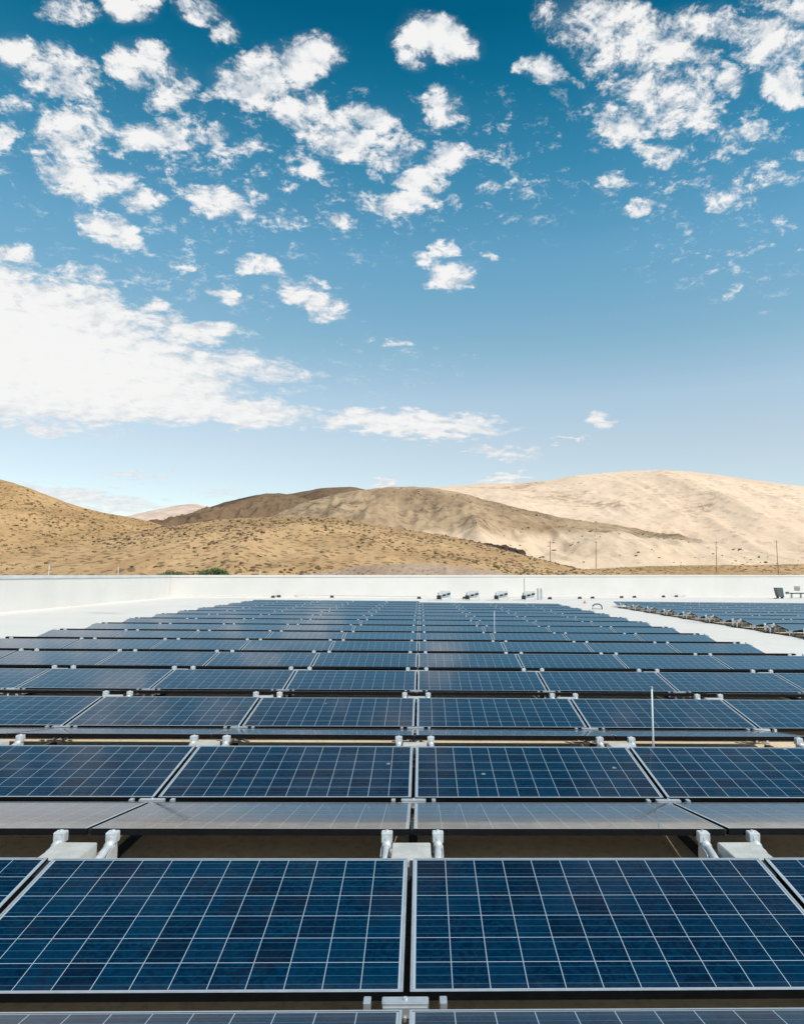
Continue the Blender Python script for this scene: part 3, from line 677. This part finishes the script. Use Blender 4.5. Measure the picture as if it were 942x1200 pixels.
# clouds: (x, y, half width, half height, rotation in degrees (positive = falls to the right), strength), given as directions
CL=[(85,15,36,18,0,.62),(155,10,34,22,0,.8),(235,10,34,18,10,.62),(262,34,20,20,0,.5),(18,62,32,22,20,.9),(66,86,50,30,15,1.05),(15,122,20,13,0,.6),(0,168,16,26,0,.8),
(168,82,42,32,25,1),(205,102,26,26,0,.6),(192,155,44,25,0,1.05),(250,163,20,18,0,.9),(287,172,22,13,0,.45),(85,160,50,38,0,1.08),(105,212,60,24,12,1.05),(165,235,26,17,0,.95),(132,268,46,17,28,1),
(253,235,48,20,12,1.05),(315,88,70,36,-12,1.1),(368,66,46,30,-20,1.05),(352,135,34,30,20,.95),(395,162,60,28,18,1.0),(430,140,38,22,0,.95),(370,198,18,16,0,.75),(460,178,34,22,0,.9),(472,236,46,15,0,1),(526,186,28,22,0,1.05),(500,212,32,24,0,.9),(385,215,22,8,0,.4),
(510,45,50,32,10,1.08),(488,68,20,18,0,.8),(635,82,32,18,0,1.0),(520,128,28,24,30,1.0),(566,184,12,13,20,.34),(572,299,12,9,0,.9),(522,290,20,10,0,.85),(528,320,32,18,0,1.05),(500,302,22,8,0,.5),
(402,257,20,11,32,.95),(312,315,40,12,14,1),(366,350,46,20,22,1.05),(265,345,32,9,14,.8),(216,318,11,11,0,.65),(97,322,38,14,0,.62),(8,300,36,16,0,.95),
(-20,400,190,84,8,1.95),(70,430,190,58,6,1.85),(60,365,110,45,10,1.25),(210,474,150,20,5,1.35),(160,378,62,26,0,.72),(185,359,18,9,0,.95),(235,390,66,13,0,.9),(205,399,48,9,0,.8),
(285,428,72,20,8,.72),(350,440,50,10,0,.45),(478,496,118,15,3,1.3),(428,489,50,12,0,.9),(590,530,54,7,0,.62),(701,495,18,9,0,.95),(670,512,24,4,0,.75),(461,402,18,5,0,.75),(345,458,36,6,0,.42),
(50,503,90,8,3,.68),(162,555,44,6,4,.62),(95,586,120,13,6,.75),(255,577,40,7,0,.45),(450,567,16,6,0,.8),(590,562,36,6,-6,.8),(10,545,50,6,0,.35),
(690,28,62,38,0,.72),(760,55,90,50,0,.74),(775,118,70,50,20,.76),(725,142,46,26,20,.66),(830,28,60,32,0,.66),(905,45,56,52,0,.88),(940,10,50,40,0,1.0),(860,95,28,28,0,.8),(922,100,32,30,0,.85),(782,178,36,20,0,.60),(822,142,26,18,0,.7),(880,162,46,22,0,.52),(890,215,46,16,-15,.56),(742,242,18,9,-10,.75),(720,212,34,13,0,.42),(855,238,40,14,0,.40),(915,262,10,9,0,.65),(931,176,13,9,0,.55),(662,92,20,12,0,.4),
(800,150,170,120,10,.33),(250,190,330,140,5,.31),(560,190,150,110,0,.27),(860,300,150,70,0,.26),(200,330,220,60,0,.30),(430,440,180,60,0,.27),(855,345,12,9,0,.42),(900,368,16,8,0,.34),(800,275,14,7,0,.4),(560,260,40,30,0,.12),(300,520,400,40,0,.10),
(-160,120,140,60,0,.9),(-260,300,150,60,0,1.0),(1060,90,100,70,0,.9),(1120,300,110,30,0,.7),(1250,180,120,60,0,.8),(-500,450,240,40,0,.9),(1500,430,260,40,0,.8)]
ysafe=w.m('MAXIMUM',sp.outputs[1],.02)
uu=w.m('DIVIDE',sp.outputs[0],ysafe); vv=w.m('DIVIDE',sp.outputs[2],ysafe)
cv=w.n('ShaderNodeCombineXYZ'); w.l(uu,cv.inputs[0]); w.l(vv,cv.inputs[1])
pl=w.n('ShaderNodeCombineXYZ'); den=w.m('ADD',w.m('MAXIMUM',sp.outputs[2],0.),.20)
w.l(w.m('DIVIDE',sp.outputs[0],den),pl.inputs[0]); w.l(w.m('DIVIDE',sp.outputs[1],den),pl.inputs[1])
wx=w.n('ShaderNodeTexNoise'); w.l(pl.outputs[0],wx.inputs['Vector']); wx.inputs['Scale'].default_value=13; wx.inputs['Detail'].default_value=5
wo=w.vm('SUBTRACT',wx.outputs['Color'],(.5,.5,.5)); wo=w.vm('MULTIPLY',wo,(.085,.055,0))
cvw=w.vm('ADD',cv.outputs[0],wo)
mx=None; sc_=w.n('ShaderNodeSeparateXYZ'); w.l(cvw,sc_.inputs[0]); uw,vw=sc_.outputs[0],sc_.outputs[1]
def uvdir(px,py): d=ray(px,py); return d.x/d.y,d.z/d.y
c1=w.n('ShaderNodeCombineXYZ'); w.l(w.m('MULTIPLY',uw,uw),c1.inputs[0]); w.l(w.m('MULTIPLY',uw,vw),c1.inputs[1]); w.l(w.m('MULTIPLY',vw,vw),c1.inputs[2])
c2=w.n('ShaderNodeCombineXYZ'); w.l(uw,c2.inputs[0]); w.l(vw,c2.inputs[1]); c2.inputs[2].default_value=1.
for (x,y,a,b,rot,s) in CL:
    if .38<s<.95: s=min(.95,s+.14)
    #                      # each cloud is s*(1-.75 r^2), r^2 written out as a quadratic in (u,v)
    u0,v0=uvdir(x,y); A,B=1/(a/F*1.16),1/(b/F*1.16); ct,st_=math.cos(R(-rot)),math.sin(R(-rot))
    # p=(ct*du+st*dv)*A ; q=(-st*du+ct*dv)*B
    Q=np.array([[ct*ct*A*A+st_*st_*B*B, ct*st_*(A*A-B*B)],[ct*st_*(A*A-B*B), st_*st_*A*A+ct*ct*B*B]]); o_=np.array([u0,v0])
    lin=-2*Q@o_; con=float(o_@Q@o_); k_=-.75*s
    d=w.m('ADD',w.vm('DOT_PRODUCT',c1.outputs[0],(k_*Q[0,0],k_*2*Q[0,1],k_*Q[1,1]),out=1),w.vm('DOT_PRODUCT',c2.outputs[0],(k_*lin[0],k_*lin[1],k_*con+s),out=1))
    mx=d if mx is None else w.m('MAXIMUM',mx,d)
front=w.m('GREATER_THAN',sp.outputs[1],.03)
mx=w.m('MULTIPLY',w.m('MAXIMUM',mx,0.),front)
# clouds round the rest of the sky
beh=w.m('MULTIPLY',w.ss(w.noise(pl.outputs[0],.9,3,.5),.5,.72),w.m('SUBTRACT',1.,w.ss(sp.outputs[1],-.1,.12)))
mx=w.m('MAXIMUM',mx,beh)
n1=w.noise(pl.outputs[0],17.,6,.66,.35); n2=w.noise(pl.outputs[0],62.,4,.7,.3)
amp=w.ss(sp.outputs[2],.20,.50,.32,1.)
nn=w.m('MULTIPLY',amp,w.m('ADD',w.m('MULTIPLY',w.m('SUBTRACT',n1,.5),2.7),w.m('MULTIPLY',w.m('SUBTRACT',n2,.5),1.25)))
den_=w.m('ADD',mx,nn)
base_a=w.ss(den_,.26,.95)
al=w.m('MULTIPLY',base_a,w.ss(mx,.02,.30))
al=w.m('MINIMUM',w.m('MULTIPLY',al,.97),.97)
un=w.noise(w.vm('ADD',pl.outputs[0],(.012,.03,0)),17.,4,.6,.35)
shade=w.ss(w.m('ADD',w.m('MULTIPLY',w.m('MULTIPLY',w.m('SUBTRACT',n1,un),3.2),amp),w.m('MULTIPLY',den_,.55)),-.15,.85)
CB=9.3
cc=w.mix(shade,(CB*.66,CB*.72,CB*.78),(CB,CB*.995,CB*.985))
# soft veil low in the sky and around the clouds
veil=w.m('MULTIPLY',w.ss(mx,.0,1.1),.07)
skyc=w.mix(veil,skyc,(CB*.8,CB*.83,CB*.86))
out=w.mix(al,skyc,cc); w.l(out,bg.inputs[0])

ld=bpy.data.lights.new('sun','SUN'); ld.energy=3.6; ld.angle=R(.53); ld.color=(1,.95,.875)
lo=bpy.data.objects.new('sun',ld); COL.objects.link(lo)
sd=Vector((math.sin(SUN_AZ)*math.cos(SUN_EL),math.cos(SUN_AZ)*math.cos(SUN_EL),math.sin(SUN_EL)))
lo.rotation_euler=sd.to_track_quat('Z','Y').to_euler(); lo.location=sd*50

# ------------------------------------------------------------------ camera
cd=bpy.data.cameras.new('camera'); cam=bpy.data.objects.new('camera',cd); COL.objects.link(cam); S.camera=cam
cd.sensor_fit='VERTICAL'; cd.sensor_height=36; cd.lens=F/1200*36; cd.shift_x=-(CX-471)/1200; cd.clip_start=.05; cd.clip_end=30000
cam.location=(0,0,CAMZ); cam.rotation_euler=(math.pi/2+PITCH,0,YAW)
S.render.resolution_x=803; S.render.resolution_y=1024
S.view_settings.view_transform='Standard'; S.view_settings.look='None'; S.view_settings.gamma=1; S.view_settings.exposure=0.0
S.render.engine='CYCLES'
